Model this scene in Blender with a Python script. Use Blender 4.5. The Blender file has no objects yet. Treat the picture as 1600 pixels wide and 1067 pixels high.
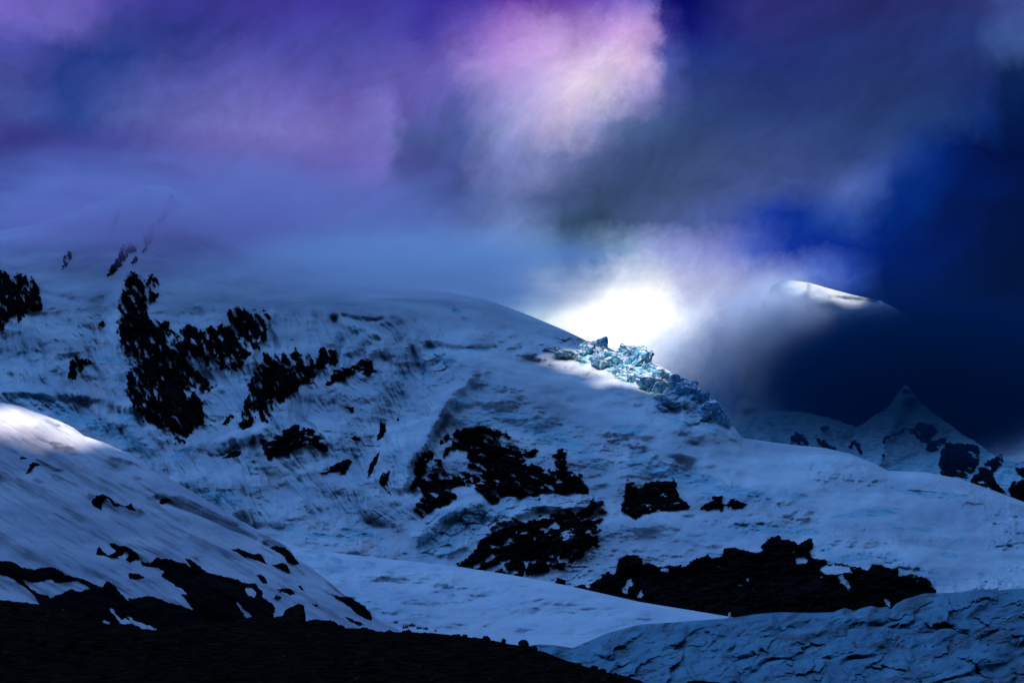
import bpy, bmesh, math, random
import numpy as np
from mathutils import Vector, Matrix
random.seed(7)
SC = bpy.context.scene
R = math.radians

# ------------------------------------------------------------------ camera
FPX, PITCH = 3111.0, R(8.0)
cam_d = bpy.data.cameras.new("camera"); cam = bpy.data.objects.new("camera", cam_d)
SC.collection.objects.link(cam); SC.camera = cam
cam_d.sensor_width = 36.0; cam_d.lens = 70.0; cam_d.clip_start = 1.0; cam_d.clip_end = 60000.0
cam.location = (0, 0, 0); cam.rotation_euler = (R(90) + PITCH, 0, 0)

def P(px, py, D):
    """world point seen at (px,py) of the 1600 wide photo, D metres away on the ground"""
    a = (px - 800.0) / FPX; b = (533.5 - py) / FPX
    y = math.cos(PITCH) - b * math.sin(PITCH); z = math.sin(PITCH) + b * math.cos(PITCH)
    k = D / y
    return np.stack(np.broadcast_arrays(a * k, D + 0 * k, z * k), -1)

# ------------------------------------------------------------------ render / colour
SC.render.engine = 'CYCLES'
SC.view_settings.view_transform = 'Standard'; SC.view_settings.look = 'None'
SC.view_settings.exposure = 0.0; SC.view_settings.gamma = 1.0
SC.cycles.use_denoising = True
SC.cycles.max_bounces = 8; SC.cycles.diffuse_bounces = 3; SC.cycles.volume_bounces = 5
SC.cycles.transparent_max_bounces = 8
SC.cycles.volume_step_rate = 1.0; SC.cycles.volume_max_steps = 96

def lin(c):
    r = []
    for v in c[:3]:
        v = v / 255.0
        r.append(v / 12.92 if v <= 0.04045 else ((v + 0.055) / 1.055) ** 2.4)
    return r

# ------------------------------------------------------------------ sun
SUN = Vector((-0.35, -0.50, 0.79)).normalized()          # towards the sun
SUN_EL = math.asin(SUN.z); SUN_AZ = math.atan2(SUN.x, SUN.y)
sl = bpy.data.lights.new("sun", 'SUN'); sl.energy = 5.0; sl.angle = R(0.5); sl.color = (1.0, 0.93, 0.88)
so = bpy.data.objects.new("sun", sl); SC.collection.objects.link(so)
so.rotation_euler = SUN.to_track_quat('Z', 'Y').to_euler(); so.location = SUN * 9000

# ------------------------------------------------------------------ sky: storm clouds over a Nishita base
# rows of the cloud sky by elevation: (row, [(column, r, g, b) ...]) , columns run from left (0) to right (1600)
SKY = [
 (-250, [(0,95,80,180),(700,90,70,175),(1100,40,50,130),(1600,60,70,140)]),
 (0, [(0,110,85,190),(100,105,75,180),(200,65,50,155),(300,62,45,150),(400,70,45,155),(500,72,48,165),(600,70,50,165),(690,60,35,160),(750,90,55,175),(800,110,50,170),(850,100,45,160),(900,120,65,185),(950,118,72,190),(1000,130,90,200),(1040,100,80,190),(1062,15,10,110),(1100,5,5,100),(1150,30,30,110),(1200,50,45,120),(1300,48,40,110),(1400,45,40,105),(1500,45,45,110),(1600,75,85,160)]),
 (50, [(0,115,90,195),(80,110,90,190),(150,60,55,150),(250,50,45,140),(350,65,50,150),(450,75,60,170),(550,80,65,170),(650,70,50,160),(720,110,75,180),(800,170,115,210),(850,190,140,225),(900,180,130,215),(950,190,150,225),(1000,215,170,240),(1040,190,150,225),(1062,70,60,160),(1090,20,20,120),(1150,35,35,120),(1200,48,45,120),(1400,40,42,105),(1550,45,50,115),(1600,62,75,145)]),
 (100, [(0,80,70,175),(80,45,50,145),(150,38,50,140),(250,65,60,155),(350,85,70,170),(500,90,75,175),(600,95,75,175),(680,110,85,185),(750,160,125,210),(800,190,150,225),(900,215,180,235),(950,230,205,245),(1000,240,205,245),(1030,190,165,225),(1060,80,90,170),(1100,40,55,135),(1200,38,48,120),(1400,40,50,115),(1550,40,55,125),(1600,62,85,150)]),
 (150, [(0,75,70,165),(60,40,50,140),(150,60,65,155),(250,90,80,170),(350,105,90,185),(450,110,90,185),(540,105,80,175),(590,125,105,200),(620,100,75,170),(700,95,85,175),(780,150,130,210),(850,200,180,235),(900,240,215,245),(950,235,215,245),(1000,170,155,215),(1050,75,80,150),(1100,48,60,125),(1200,42,55,120),(1400,42,55,115),(1500,40,55,120),(1560,35,45,110),(1600,15,35,90)]),
 (200, [(0,75,75,165),(80,45,60,150),(150,80,80,165),(250,105,95,185),(350,120,105,195),(450,125,105,195),(540,115,95,185),(590,118,103,193),(620,75,75,150),(700,80,85,165),(780,140,135,205),(850,190,175,225),(900,200,185,230),(950,140,135,200),(1000,80,90,150),(1100,52,72,130),(1200,50,65,125),(1300,50,65,125),(1400,45,65,125),(1500,35,60,125),(1560,15,40,110),(1600,5,25,80)]),
 (250, [(0,60,60,145),(100,65,70,155),(200,80,80,165),(300,100,90,175),(400,110,105,190),(500,105,95,180),(580,112,107,192),(610,75,80,150),(700,70,85,155),(780,115,125,190),(850,125,135,190),(900,95,110,165),(1000,58,78,125),(1100,55,75,120),(1200,58,75,130),(1300,50,70,130),(1400,50,75,140),(1450,20,55,135),(1500,0,30,105),(1550,0,18,80),(1600,0,16,70)]),
 (300, [(0,40,45,130),(100,55,60,145),(200,60,60,140),(300,80,80,160),(400,95,100,180),(500,95,100,180),(580,90,100,180),(620,75,95,165),(700,75,95,165),(800,105,125,185),(860,75,95,145),(950,55,75,115),(1100,60,80,125),(1200,70,90,155),(1280,60,80,150),(1340,75,100,170),(1390,50,80,160),(1420,5,45,130),(1500,0,30,105),(1600,0,20,75)]),
 (350, [(0,10,30,100),(100,40,55,140),(300,60,75,160),(400,85,100,180),(500,85,110,185),(600,85,110,185),(700,85,110,180),(800,110,135,195),(850,90,115,165),(880,55,80,115),(950,50,75,105),(1050,75,95,145),(1150,75,95,165),(1220,25,60,165),(1260,10,50,155),(1300,40,75,165),(1350,40,75,160),(1400,0,40,125),(1500,0,25,90),(1600,0,20,70)]),
 (400, [(0,40,60,140),(200,60,80,160),(400,80,105,182),(600,95,125,195),(700,95,125,195),(800,120,155,205),(850,115,150,190),(900,75,105,145),(950,110,140,180),(1000,140,170,210),(1050,150,165,220),(1100,150,160,225),(1160,130,140,215),(1200,80,105,200),(1250,15,55,165),(1300,5,45,150),(1350,5,40,135),(1400,0,30,110),(1600,0,20,65)]),
 (450, [(0,60,80,160),(400,80,110,185),(700,100,135,200),(800,130,165,215),(880,215,230,245),(950,270,275,277),(1000,280,282,285),(1050,245,250,255),(1100,200,205,240),(1200,160,175,235),(1300,90,120,210),(1350,40,75,170),(1400,0,30,100),(1600,0,20,65)]),
 (500, [(0,70,90,170),(700,110,145,210),(800,140,185,225),(850,190,220,240),(900,262,268,272),(960,310,312,316),(1050,320,322,328),(1100,255,268,300),(1150,190,212,265),(1200,130,160,240),(1260,60,90,170),(1320,10,45,115),(1400,0,30,85),(1600,0,22,70)]),
 (560, [(0,70,90,170),(850,150,190,230),(950,255,268,285),(1010,285,300,325),(1070,235,262,315),(1120,175,215,290),(1160,120,165,250),(1210,60,100,190),(1270,20,55,130),(1400,0,30,85),(1600,0,22,75)]),
 (620, [(0,70,90,170),(950,160,190,235),(1060,150,190,250),(1120,85,135,220),(1180,40,80,155),(1250,8,50,120),(1400,0,33,92),(1600,0,28,82)]),
 (700, [(0,60,80,160),(1100,60,100,165),(1200,15,60,130),(1300,0,45,110),(1600,0,30,88)]),
]
W = bpy.data.worlds.new("World"); SC.world = W; W.use_nodes = True
nt = W.node_tree; nt.nodes.clear()
def N(nt, t, **kw):
    n = nt.nodes.new(t)
    for k, v in kw.items(): setattr(n, k, v)
    return n
def val(nt, sock, v):
    if isinstance(v, bpy.types.NodeSocket): nt.links.new(v, sock)
    else: sock.default_value = v
def M(nt, op, a, b=0.0, c=0.0, clamp=False):
    n = N(nt, 'ShaderNodeMath', operation=op, use_clamp=clamp)
    val(nt, n.inputs[0], a); val(nt, n.inputs[1], b)
    if len(n.inputs) > 2: val(nt, n.inputs[2], c)
    return n.outputs[0]
def MIX(nt, f, a, b, mode='MIX'):
    n = N(nt, 'ShaderNodeMix', data_type='RGBA', blend_type=mode)
    val(nt, n.inputs[0], f)
    for s, v in ((n.inputs[6], a), (n.inputs[7], b)):
        if isinstance(v, bpy.types.NodeSocket): nt.links.new(v, s)
        else: s.default_value = (*v[:3], 1.0)
    return n.outputs[2]
def NOISE(nt, vec, scale, detail=4, rough=0.5, dist=0.0):
    n = N(nt, 'ShaderNodeTexNoise'); n.inputs['Scale'].default_value = scale
    n.inputs['Detail'].default_value = detail; n.inputs['Roughness'].default_value = rough
    n.inputs['Distortion'].default_value = dist
    nt.links.new(vec, n.inputs['Vector']); return n
def MAPR(nt, v, a, b, c=0.0, d=1.0, smooth=True):
    n = N(nt, 'ShaderNodeMapRange', interpolation_type='SMOOTHSTEP' if smooth else 'LINEAR')
    val(nt, n.inputs[0], v); n.inputs[1].default_value = a; n.inputs[2].default_value = b
    n.inputs[3].default_value = c; n.inputs[4].default_value = d
    return n.outputs[0]

def build_world():
    geo = N(nt, 'ShaderNodeTexCoord')
    vec = geo.outputs['Generated']
    # swirling warp of the cloud directions
    w1 = NOISE(nt, vec, 9.0, 6, 0.62); w2 = NOISE(nt, vec, 45.0, 6, 0.65)
    def off(n, k):
        s = N(nt, 'ShaderNodeVectorMath', operation='SUBTRACT'); nt.links.new(n.outputs['Color'], s.inputs[0]); s.inputs[1].default_value = (.5, .5, .5)
        m = N(nt, 'ShaderNodeVectorMath', operation='SCALE'); nt.links.new(s.outputs[0], m.inputs[0]); m.inputs[3].default_value = k
        return m.outputs[0]
    a1 = N(nt, 'ShaderNodeVectorMath', operation='ADD'); nt.links.new(vec, a1.inputs[0]); nt.links.new(off(w1, 0.036), a1.inputs[1])
    a2 = N(nt, 'ShaderNodeVectorMath', operation='ADD'); nt.links.new(a1.outputs[0], a2.inputs[0]); nt.links.new(off(w2, 0.016), a2.inputs[1])
    w3 = NOISE(nt, vec, 150.0, 5, 0.7)
    a3 = N(nt, 'ShaderNodeVectorMath', operation='ADD'); nt.links.new(a2.outputs[0], a3.inputs[0]); nt.links.new(off(w3, 0.006), a3.inputs[1])
    sp = N(nt, 'ShaderNodeSeparateXYZ'); nt.links.new(a3.outputs[0], sp.inputs[0])
    X, Y, Z = sp.outputs
    az = M(nt, 'ARCTAN2', X, Y)                                   # 0 = straight ahead
    el = M(nt, 'ARCTAN2', Z, M(nt, 'SQRT', M(nt, 'ADD', M(nt, 'MULTIPLY', X, X), M(nt, 'MULTIPLY', Y, Y))))
    e_of = lambda row: PITCH + math.atan((533.5 - row) / FPX)
    A0 = math.atan(-800 / FPX); A1 = math.atan(800 / FPX)
    uf = M(nt, 'DIVIDE', M(nt, 'SUBTRACT', az, A0), A1 - A0, clamp=True)
    col = None; prev = None
    for i, (row, stops) in enumerate(reversed(SKY)):              # from the lowest row up
        rp = N(nt, 'ShaderNodeValToRGB'); rp.color_ramp.interpolation = 'LINEAR'
        nt.links.new(uf, rp.inputs[0])
        els = rp.color_ramp.elements
        while len(els) > 1: els.remove(els[-1])
        if row <= 200: stops = [(x, max(r - 3, 0), min(g + (11 if x < 1045 and g < 150 else 2), 255), b) for x, r, g, b in stops]
        els[0].position = 0.0; els[0].color = (*lin(stops[0][1:]), 1)
        for x, r, g, b in stops[1:]:
            e = els.new(x / 1600.0); e.color = (*lin((r, g, b)), 1)
        if col is None: col = rp.outputs[0]
        else:
            f = MAPR(nt, el, e_of(prev), e_of(row), 0, 1, False)
            col = MIX(nt, f, col, rp.outputs[0])
        prev = row
    # wispy light and dark in the cloud
    mp = N(nt, 'ShaderNodeMapping'); mp.inputs['Rotation'].default_value = (0, R(38), 0)
    mq = N(nt, 'ShaderNodeMapping'); mq.inputs['Scale'].default_value = (0.75, 1.0, 1.7)
    nt.links.new(a1.outputs[0], mp.inputs[0]); nt.links.new(mp.outputs[0], mq.inputs[0])
    wn = NOISE(nt, mq.outputs[0], 20.0, 12, 0.68, 0.5)
    k = MAPR(nt, wn.outputs['Fac'], 0.3, 0.7, 0.70, 1.12, False)
    mul = N(nt, 'ShaderNodeVectorMath', operation='SCALE'); nt.links.new(col, mul.inputs[0]); nt.links.new(k, mul.inputs[3])
    # overcast light of the rest of the sky dome (overhead, at the sides and behind the camera)
    dt = N(nt, 'ShaderNodeVectorMath', operation='DOT_PRODUCT'); nt.links.new(vec, dt.inputs[0]); dt.inputs[1].default_value = Vector((-0.45, 0.62, 0.62)).normalized()
    lum = MAPR(nt, dt.outputs['Value'], 0.15, 1.0, 0.33, 5.0)
    am = N(nt, 'ShaderNodeVectorMath', operation='SCALE'); am.inputs[0].default_value = lin((76, 120, 180)); nt.links.new(lum, am.inputs[3])
    amb = am.outputs[0]
    side = M(nt, 'MAXIMUM', MAPR(nt, M(nt, 'ABSOLUTE', az), R(17), R(50)), MAPR(nt, el, R(21), R(45)))
    tot = MIX(nt, side, mul.outputs[0], amb)
    bg = N(nt, 'ShaderNodeBackground'); nt.links.new(tot, bg.inputs[0]); bg.inputs[1].default_value = 1.0
    sky = N(nt, 'ShaderNodeTexSky', sky_type='NISHITA'); sky.sun_disc = False
    sky.sun_elevation = SUN_EL; sky.sun_rotation = SUN_AZ
    bg2 = N(nt, 'ShaderNodeBackground'); nt.links.new(sky.outputs[0], bg2.inputs[0]); bg2.inputs[1].default_value = 0.0004
    ad = N(nt, 'ShaderNodeAddShader'); nt.links.new(bg.outputs[0], ad.inputs[0]); nt.links.new(bg2.outputs[0], ad.inputs[1])
    out = N(nt, 'ShaderNodeOutputWorld'); nt.links.new(ad.outputs[0], out.inputs[0])
build_world()

# ------------------------------------------------------------------ numeric helpers
def hsh(ix, iy, s):
    h = (ix.astype(np.int64) * 374761393 + iy.astype(np.int64) * 668265263 + s * 974634777) & 0xFFFFFFFF
    h = ((h ^ (h >> 13)) * 1274126177) & 0xFFFFFFFF
    return ((h ^ (h >> 16)) & 0xFFFF) / 65535.0
def vn(x, y, s=0):
    ix = np.floor(x); iy = np.floor(y); fx = x - ix; fy = y - iy
    fx = fx * fx * fx * (fx * (fx * 6 - 15) + 10); fy = fy * fy * fy * (fy * (fy * 6 - 15) + 10)
    a = hsh(ix, iy, s); b = hsh(ix + 1, iy, s); c = hsh(ix, iy + 1, s); d = hsh(ix + 1, iy + 1, s)
    return (a + (b - a) * fx) * (1 - fy) + (c + (d - c) * fx) * fy
def fbm(x, y, s=0, o=5, g=0.5, ridge=False):
    t = 0; a = 1.0; n = 0
    for i in range(o):
        v = vn(x + 17.3 * i, y - 9.1 * i, s + i) * 2 - 1
        if ridge: v = 1 - 2 * np.abs(v)
        t = t + a * v; n += a; a *= g
        x, y = (x * 0.8 - y * 0.6) * 2.03, (x * 0.6 + y * 0.8) * 2.03
    return t / n
def cells(x, y, s=0):
    """broken blocks: (random height of the nearest block, its random tilt, gap to the next block)"""
    ix = np.floor(x); iy = np.floor(y); d1 = np.full(x.shape, 9.); d2 = np.full(x.shape, 9.); h = np.zeros(x.shape); tl = np.zeros(x.shape)
    for a in (-1, 0, 1):
        for b in (-1, 0, 1):
            cx = ix + a; cy = iy + b; jx = cx + hsh(cx, cy, s); jy = cy + hsh(cx, cy, s + 1)
            dx = x - jx; dy = y - jy; d = np.sqrt(dx * dx + dy * dy)
            r = hsh(cx, cy, s + 2); t = dx * (hsh(cx, cy, s + 3) - .5) * 2 + dy * (hsh(cx, cy, s + 4) - .5) * 2
            near = d < d1
            d2 = np.where(near, d1, np.minimum(d2, d)); h = np.where(near, r, h); tl = np.where(near, t, tl); d1 = np.where(near, d, d1)
    return h, tl, d2 - d1
def rot(x, y, deg):
    c, s = math.cos(R(deg)), math.sin(R(deg)); return x * c + y * s, -x * s + y * c
def ss(a, b, v):
    t = np.clip((v - a) / (b - a), 0, 1); return t * t * (3 - 2 * t)
def curve(pts):
    xs = np.array([p[0] for p in pts], float); ys = np.array([p[1] for p in pts], float)
    return lambda x: np.interp(x, xs, ys)
def seg_dist(px, py, pts, closed=False):
    d = np.full(px.shape, 1e9); n = len(pts)
    for i in range(n if closed else n - 1):
        x0, y0 = pts[i]; x1, y1 = pts[(i + 1) % n]
        dx, dy = x1 - x0, y1 - y0; L = dx * dx + dy * dy + 1e-9
        t = np.clip(((px - x0) * dx + (py - y0) * dy) / L, 0, 1)
        d = np.minimum(d, (px - x0 - t * dx) ** 2 + (py - y0 - t * dy) ** 2)
    return np.sqrt(d)
def inside(px, py, pts):
    r = np.zeros(px.shape, bool); n = len(pts)
    for i in range(n):
        x0, y0 = pts[i]; x1, y1 = pts[(i + 1) % n]
        if y0 == y1: continue
        c = ((y0 > py) != (y1 > py)) & (px < (x1 - x0) * (py - y0) / (y1 - y0) + x0)
        r ^= c
    return r
def sdf(px, py, pts):
    d = seg_dist(px, py, pts, True); return np.where(inside(px, py, pts), d, -d)
def add_strokes(px, py, base, strokes):
    """ridges (amp > 0, towards the viewer) and grooves along polylines: (points, width px, amp m)"""
    out = base
    for pts, w, amp in strokes:
        xs = [p[0] for p in pts]; ys = [p[1] for p in pts]; m = w * 3
        k = (px > min(xs) - m) & (px < max(xs) + m) & (py > min(ys) - m) & (py < max(ys) + m)
        if not k.any(): continue
        d = seg_dist(px[k], py[k], pts)
        out[k] += amp * np.exp(-(d / w) ** 2)
    return out
def ell(px, py, lst):
    t = np.zeros(px.shape)
    for cx, cy, rx, ry, a, s in lst:
        m = max(rx, ry) * 1.8
        k = (np.abs(px - cx) < m) & (np.abs(py - cy) < m)
        if not k.any(): continue
        x, y = rot(px[k] - cx, py[k] - cy, a)
        wx = 0.35 * fbm(px[k] / 14., py[k] / 9., 91, 3)
        q = np.sqrt((x / rx) ** 2 + (y / ry) ** 2) + wx
        t[k] = np.maximum(t[k], s * (1 - ss(0.55, 1.15, q)))
    return t

COL = SC.collection
def link(o, parent=None):
    COL.objects.link(o)
    if parent is not None: o.parent = parent
    return o
def mesh_np(name, V, F, mat, attrs=None, smooth=True, loc=None):
    V = np.asarray(V, np.float32).reshape(-1, 3)
    if loc is not None: V = V - np.asarray(loc, np.float32)
    F = np.asarray(F, np.int32).reshape(-1, 4)
    me = bpy.data.meshes.new(name)
    me.vertices.add(len(V)); me.vertices.foreach_set('co', V.ravel())
    me.loops.add(F.size); me.loops.foreach_set('vertex_index', F.ravel())
    me.polygons.add(len(F)); me.polygons.foreach_set('loop_start', np.arange(0, F.size, 4, dtype=np.int32))
    me.polygons.foreach_set('use_smooth', np.full(len(F), smooth))
    me.update(calc_edges=True)
    for k, a in (attrs or {}).items():
        at = me.attributes.new(k, 'FLOAT', 'POINT'); at.data.foreach_set('value', np.asarray(a, np.float32).ravel())
    me.materials.append(mat)
    o = bpy.data.objects.new(name, me)
    if loc is not None: o.location = [float(v) for v in loc]
    return link(o)
def grid_faces(nr, nc):
    i = np.arange(nr * nc).reshape(nr, nc)
    return np.stack([i[:-1, :-1], i[1:, :-1], i[1:, 1:], i[:-1, 1:]], -1).reshape(-1, 4)
def tag(o, label=None, cat=None, group=None, kind=None):
    if label: o['label'] = label
    if cat: o['category'] = cat
    if group: o['group'] = group
    if kind: o['kind'] = kind
    return o

# ------------------------------------------------------------------ materials
def new_mat(name):
    m = bpy.data.materials.new(name); m.use_nodes = True
    t = m.node_tree; b = t.nodes['Principled BSDF']; return m, t, b
def bump(t, b, fac, strength, dist):
    n = N(t, 'ShaderNodeBump'); n.inputs['Strength'].default_value = strength; n.inputs['Distance'].default_value = dist
    t.links.new(fac, n.inputs['Height']); t.links.new(n.outputs[0], b.inputs['Normal']); return n
def snow_mat(name, snow, ice, dirt, s=1.0, streak=0, bump_d=1.2, deep=(0.05, 0.2, 0.3)):
    m, t, b = new_mat(name)
    tc = N(t, 'ShaderNodeTexCoord'); ob = tc.outputs['Object']
    mp = N(t, 'ShaderNodeMapping'); t.links.new(ob, mp.inputs[0])
    mp.inputs['Rotation'].default_value = (0, R(streak), 0); mp.inputs['Scale'].default_value = (0.35, 0.3, 1.6)
    n1 = NOISE(t, ob, 0.006 * s, 7, 0.6); n2 = NOISE(t, mp.outputs[0], 0.10 * s, 8, 0.65, 0.6)
    n3 = NOISE(t, ob, 0.5 * s, 5, 0.7)
    ai = N(t, 'ShaderNodeAttribute', attribute_name='ice').outputs['Fac']  # ice patches, plus shade painted on the back ridge and near groove
    ad = N(t, 'ShaderNodeAttribute', attribute_name='dirt').outputs['Fac']  # dirt, plus shade painted along the near groove
    c = MIX(t, MAPR(t, n1.outputs['Fac'], 0.35, 0.7), [v * k for v, k in zip(snow, (0.80, 0.84, 0.90))], [min(v * k, 0.88) for v, k in zip(snow, (1.30, 1.28, 1.24))])
    af = N(t, 'ShaderNodeAttribute', attribute_name='fresh_sunlit').outputs['Fac']
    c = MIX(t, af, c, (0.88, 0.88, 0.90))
    st = MAPR(t, n2.outputs['Fac'], 0.56, 0.72, 0, 0.26)
    c = MIX(t, st, c, [v * k for v, k in zip(ice, (1.1, 1.05, 1.0))])
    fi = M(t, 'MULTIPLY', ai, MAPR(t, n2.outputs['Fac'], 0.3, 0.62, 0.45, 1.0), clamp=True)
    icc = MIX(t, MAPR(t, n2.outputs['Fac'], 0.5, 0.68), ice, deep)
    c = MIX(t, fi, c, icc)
    fd = M(t, 'MULTIPLY', ad, MAPR(t, n2.outputs['Fac'], 0.35, 0.6, 0.2, 1.0), clamp=True)
    c = MIX(t, fd, c, dirt)
    t.links.new(c, b.inputs['Base Color']); b.inputs['Roughness'].default_value = 0.75
    b.inputs['Specular IOR Level'].default_value = 0.2
    h = M(t, 'ADD', M(t, 'MULTIPLY', n2.outputs['Fac'], 1.0), M(t, 'MULTIPLY', n3.outputs['Fac'], 0.25))
    bump(t, b, h, 1.0, bump_d * 1.7)
    return m
def rock_mat(name, c0, c1, s=1.0, bd=2.0, dust=0):
    m, t, b = new_mat(name)
    ob = N(t, 'ShaderNodeTexCoord').outputs['Object']
    n1 = NOISE(t, ob, 0.05 * s, 8, 0.65); n2 = NOISE(t, ob, 0.35 * s, 6, 0.7)
    c = MIX(t, MAPR(t, n1.outputs['Fac'], 0.35, 0.7), c0, c1)
    if dust:
        g = N(t, 'ShaderNodeNewGeometry'); sp = N(t, 'ShaderNodeSeparateXYZ'); t.links.new(g.outputs['Normal'], sp.inputs[0])
        n3 = NOISE(t, ob, 0.16 * s, 7, 0.7)
        up = M(t, 'ADD', sp.outputs[2], M(t, 'MULTIPLY', n3.outputs['Fac'], 0.9))
        c = MIX(t, MAPR(t, up, dust, dust + 0.12), c, (0.6, 0.61, 0.65))
    t.links.new(c, b.inputs['Base Color']); b.inputs['Roughness'].default_value = 0.85
    b.inputs['Specular IOR Level'].default_value = 0.0
    bump(t, b, n2.outputs['Fac'], 1.0, bd)
    return m
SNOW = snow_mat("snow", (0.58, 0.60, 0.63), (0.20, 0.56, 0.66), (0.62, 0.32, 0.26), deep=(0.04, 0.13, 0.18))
FRESH = snow_mat("fresh_snow", (0.86, 0.86, 0.89), (0.36, 0.52, 0.62), (0.2, 0.2, 0.22))
SNOW_NEAR = snow_mat("windblown_snow", (0.56, 0.53, 0.58), (0.2, 0.24, 0.3), (0.16, 0.13, 0.14), s=2.2, streak=28, bump_d=0.8, deep=(0.2, 0.24, 0.32))
ICE = snow_mat("glacier_ice", (0.11, 0.31, 0.40), (0.03, 0.15, 0.26), (0.035, 0.022, 0.02), s=7.0, streak=-22, bump_d=0.3, deep=(0.02, 0.08, 0.15))
ROCK = rock_mat("dark_rock", (0.004, 0.0036, 0.005), (0.018, 0.014, 0.015), dust=1.53)
ROCK_BARE = rock_mat("bare_dark_rock", (0.004, 0.0036, 0.005), (0.020, 0.016, 0.016), dust=1.62)
MOR = rock_mat("moraine_gravel", (0.003, 0.0028, 0.003), (0.045, 0.031, 0.024), s=16, bd=0.6)
STONE = rock_mat("moraine_stone", (0.006, 0.005, 0.005), (0.10, 0.060, 0.040), s=14, bd=0.1)

# ------------------------------------------------------------------ terrain layers
class Layer: pass
def make_layer(name, crest, bottom, depth, x0, x1, nc, nr, mat, attr_fn, back=(60, 300, 900), kind='structure', power=1.0):
    xs = np.linspace(x0, x1, nc); t = np.linspace(0, 1, nr) ** power
    PX = np.repeat(xs[None, :], nr, 0); c = crest(xs)[None, :]
    PY = c + (bottom - c) * t[:, None]
    D = depth(PX, PY); V = P(PX, PY, D)
    top = V[0]
    rows = []
    for b in back[::-1]:
        r = top.copy(); r[:, 1] += b; r[:, 0] *= (1 + b / np.maximum(top[:, 1], 1)); r[:, 2] -= b * 0.45; rows.append(r)
    V2 = np.concatenate([np.stack(rows), V], 0) if rows else V
    at = attr_fn(PX, PY)
    at = {k: np.concatenate([np.repeat(a[:1], len(rows), 0), a], 0) for k, a in at.items()}
    o = mesh_np(name, V2, grid_faces(*V2.shape[:2]), mat, at)
    return tag(o, kind=kind)

# ---- main mountain
E_CREST = curve([(-300,372),(0,360),(60,350),(130,325),(190,300),(230,289),(262,290),(330,330),(400,388),(500,428),(600,446),(700,456),(760,468),(820,490),(880,515),(925,536),(945,540),(962,549),(978,545),(1000,553),(1030,570),(1060,588),(1085,600),(1112,625),(1130,648),(1160,684),(1200,690),(1250,696),(1290,700),(1330,709),(1360,722),(1388,735),(1450,738),(1500,748),(1550,765),(1600,784),(1750,830),(1900,860)])
E_STROKES = [
 # big snow shoulder above the central cliff and its crest lines
 ([(735,560),(800,600),(900,640),(1000,665),(1100,690)], 34, 60),
 ([(680,560),(740,575),(760,590)], 10, 14),
 ([(735,590),(710,625),(680,665),(655,700),(640,740)], 13, 30),
 ([(700,650),(680,690),(655,740)], 8, -28),
 ([(720,612),(700,640)], 8, 16), ([(640,600),(600,660),(560,720)], 30, -45),
 ([(530,505),(532,540),(528,575)], 7, -26), ([(545,500),(575,505),(600,497)], 4, -14),
 ([(535,515),(565,515),(590,550)], 10, 22), ([(645,545),(660,580),(680,600)], 8, -22),
 ([(670,545),(700,550),(740,548),(768,545)], 6, -20), ([(700,487),(725,500)], 5, -10),
 ([(424,490),(418,530),(400,575)], 6, 20),
 ([(330,590),(345,650),(340,690)], 26, -30),
 ([(170,480),(150,560),(120,640)], 26, -30), ([(190,440),(180,520),(200,600)], 12, 20),
 ([(0,615),(80,605),(160,620),(230,640)], 9, 26), ([(150,640),(200,660),(230,700)], 10, 24),
 ([(300,700),(360,690),(420,672)], 12, 26), ([(320,705),(340,715),(365,712),(400,690)], 4, -14),
 ([(280,740),(350,760),(370,790)], 12, 22), ([(480,690),(520,700),(560,690)], 12, 18),
 ([(430,760),(520,790),(620,830)], 22, -20), ([(530,730),(560,780),(640,830)], 14, 14),
 ([(640,830),(700,800),(760,785)], 12, 34), ([(700,870),(740,850),(765,818)], 8, 20),
 ([(775,800),(830,790),(905,785)], 7, 22), ([(770,815),(800,808)], 4, 10),
 ([(860,780),(920,775)], 6, 12),
 ([(960,700),(930,780),(950,850),(900,900)], 22, -24),
 ([(985,715),(1010,700),(1080,730),(1170,775)], 10, 22), ([(1000,720),(1060,735),(1150,765)], 10, -16),
 ([(960,820),(1060,815),(1150,805),(1250,800)], 14, 22),
 ([(1000,850),(1060,860),(1120,850),(1180,830)], 14, -14),
 ([(960,560),(1000,600),(1060,640),(1130,680)], 12, -26),
 ([(850,560),(950,600),(1050,650),(1180,700)], 10, 18),
 ([(1080,700),(1150,705),(1230,700)], 12, -16), ([(1100,722),(1200,730),(1300,745)], 10, 14),
 ([(1180,760),(1300,800),(1400,815)], 14, 14), ([(1300,760),(1400,790),(1550,800)], 20, -16),
 ([(1280,850),(1360,850),(1440,880),(1520,900)], 14, 12), ([(1450,830),(1540,860),(1620,900)], 20, -10),
 ([(830,535),(930,585),(1010,620)], 8, -12),
 ([(862,548),(925,550),(985,575),(1040,600),(1085,618),(1130,662)], 10, 34), ([(870,562),(930,572),(980,600),(1030,622),(1090,650)], 6, -26),
]
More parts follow.
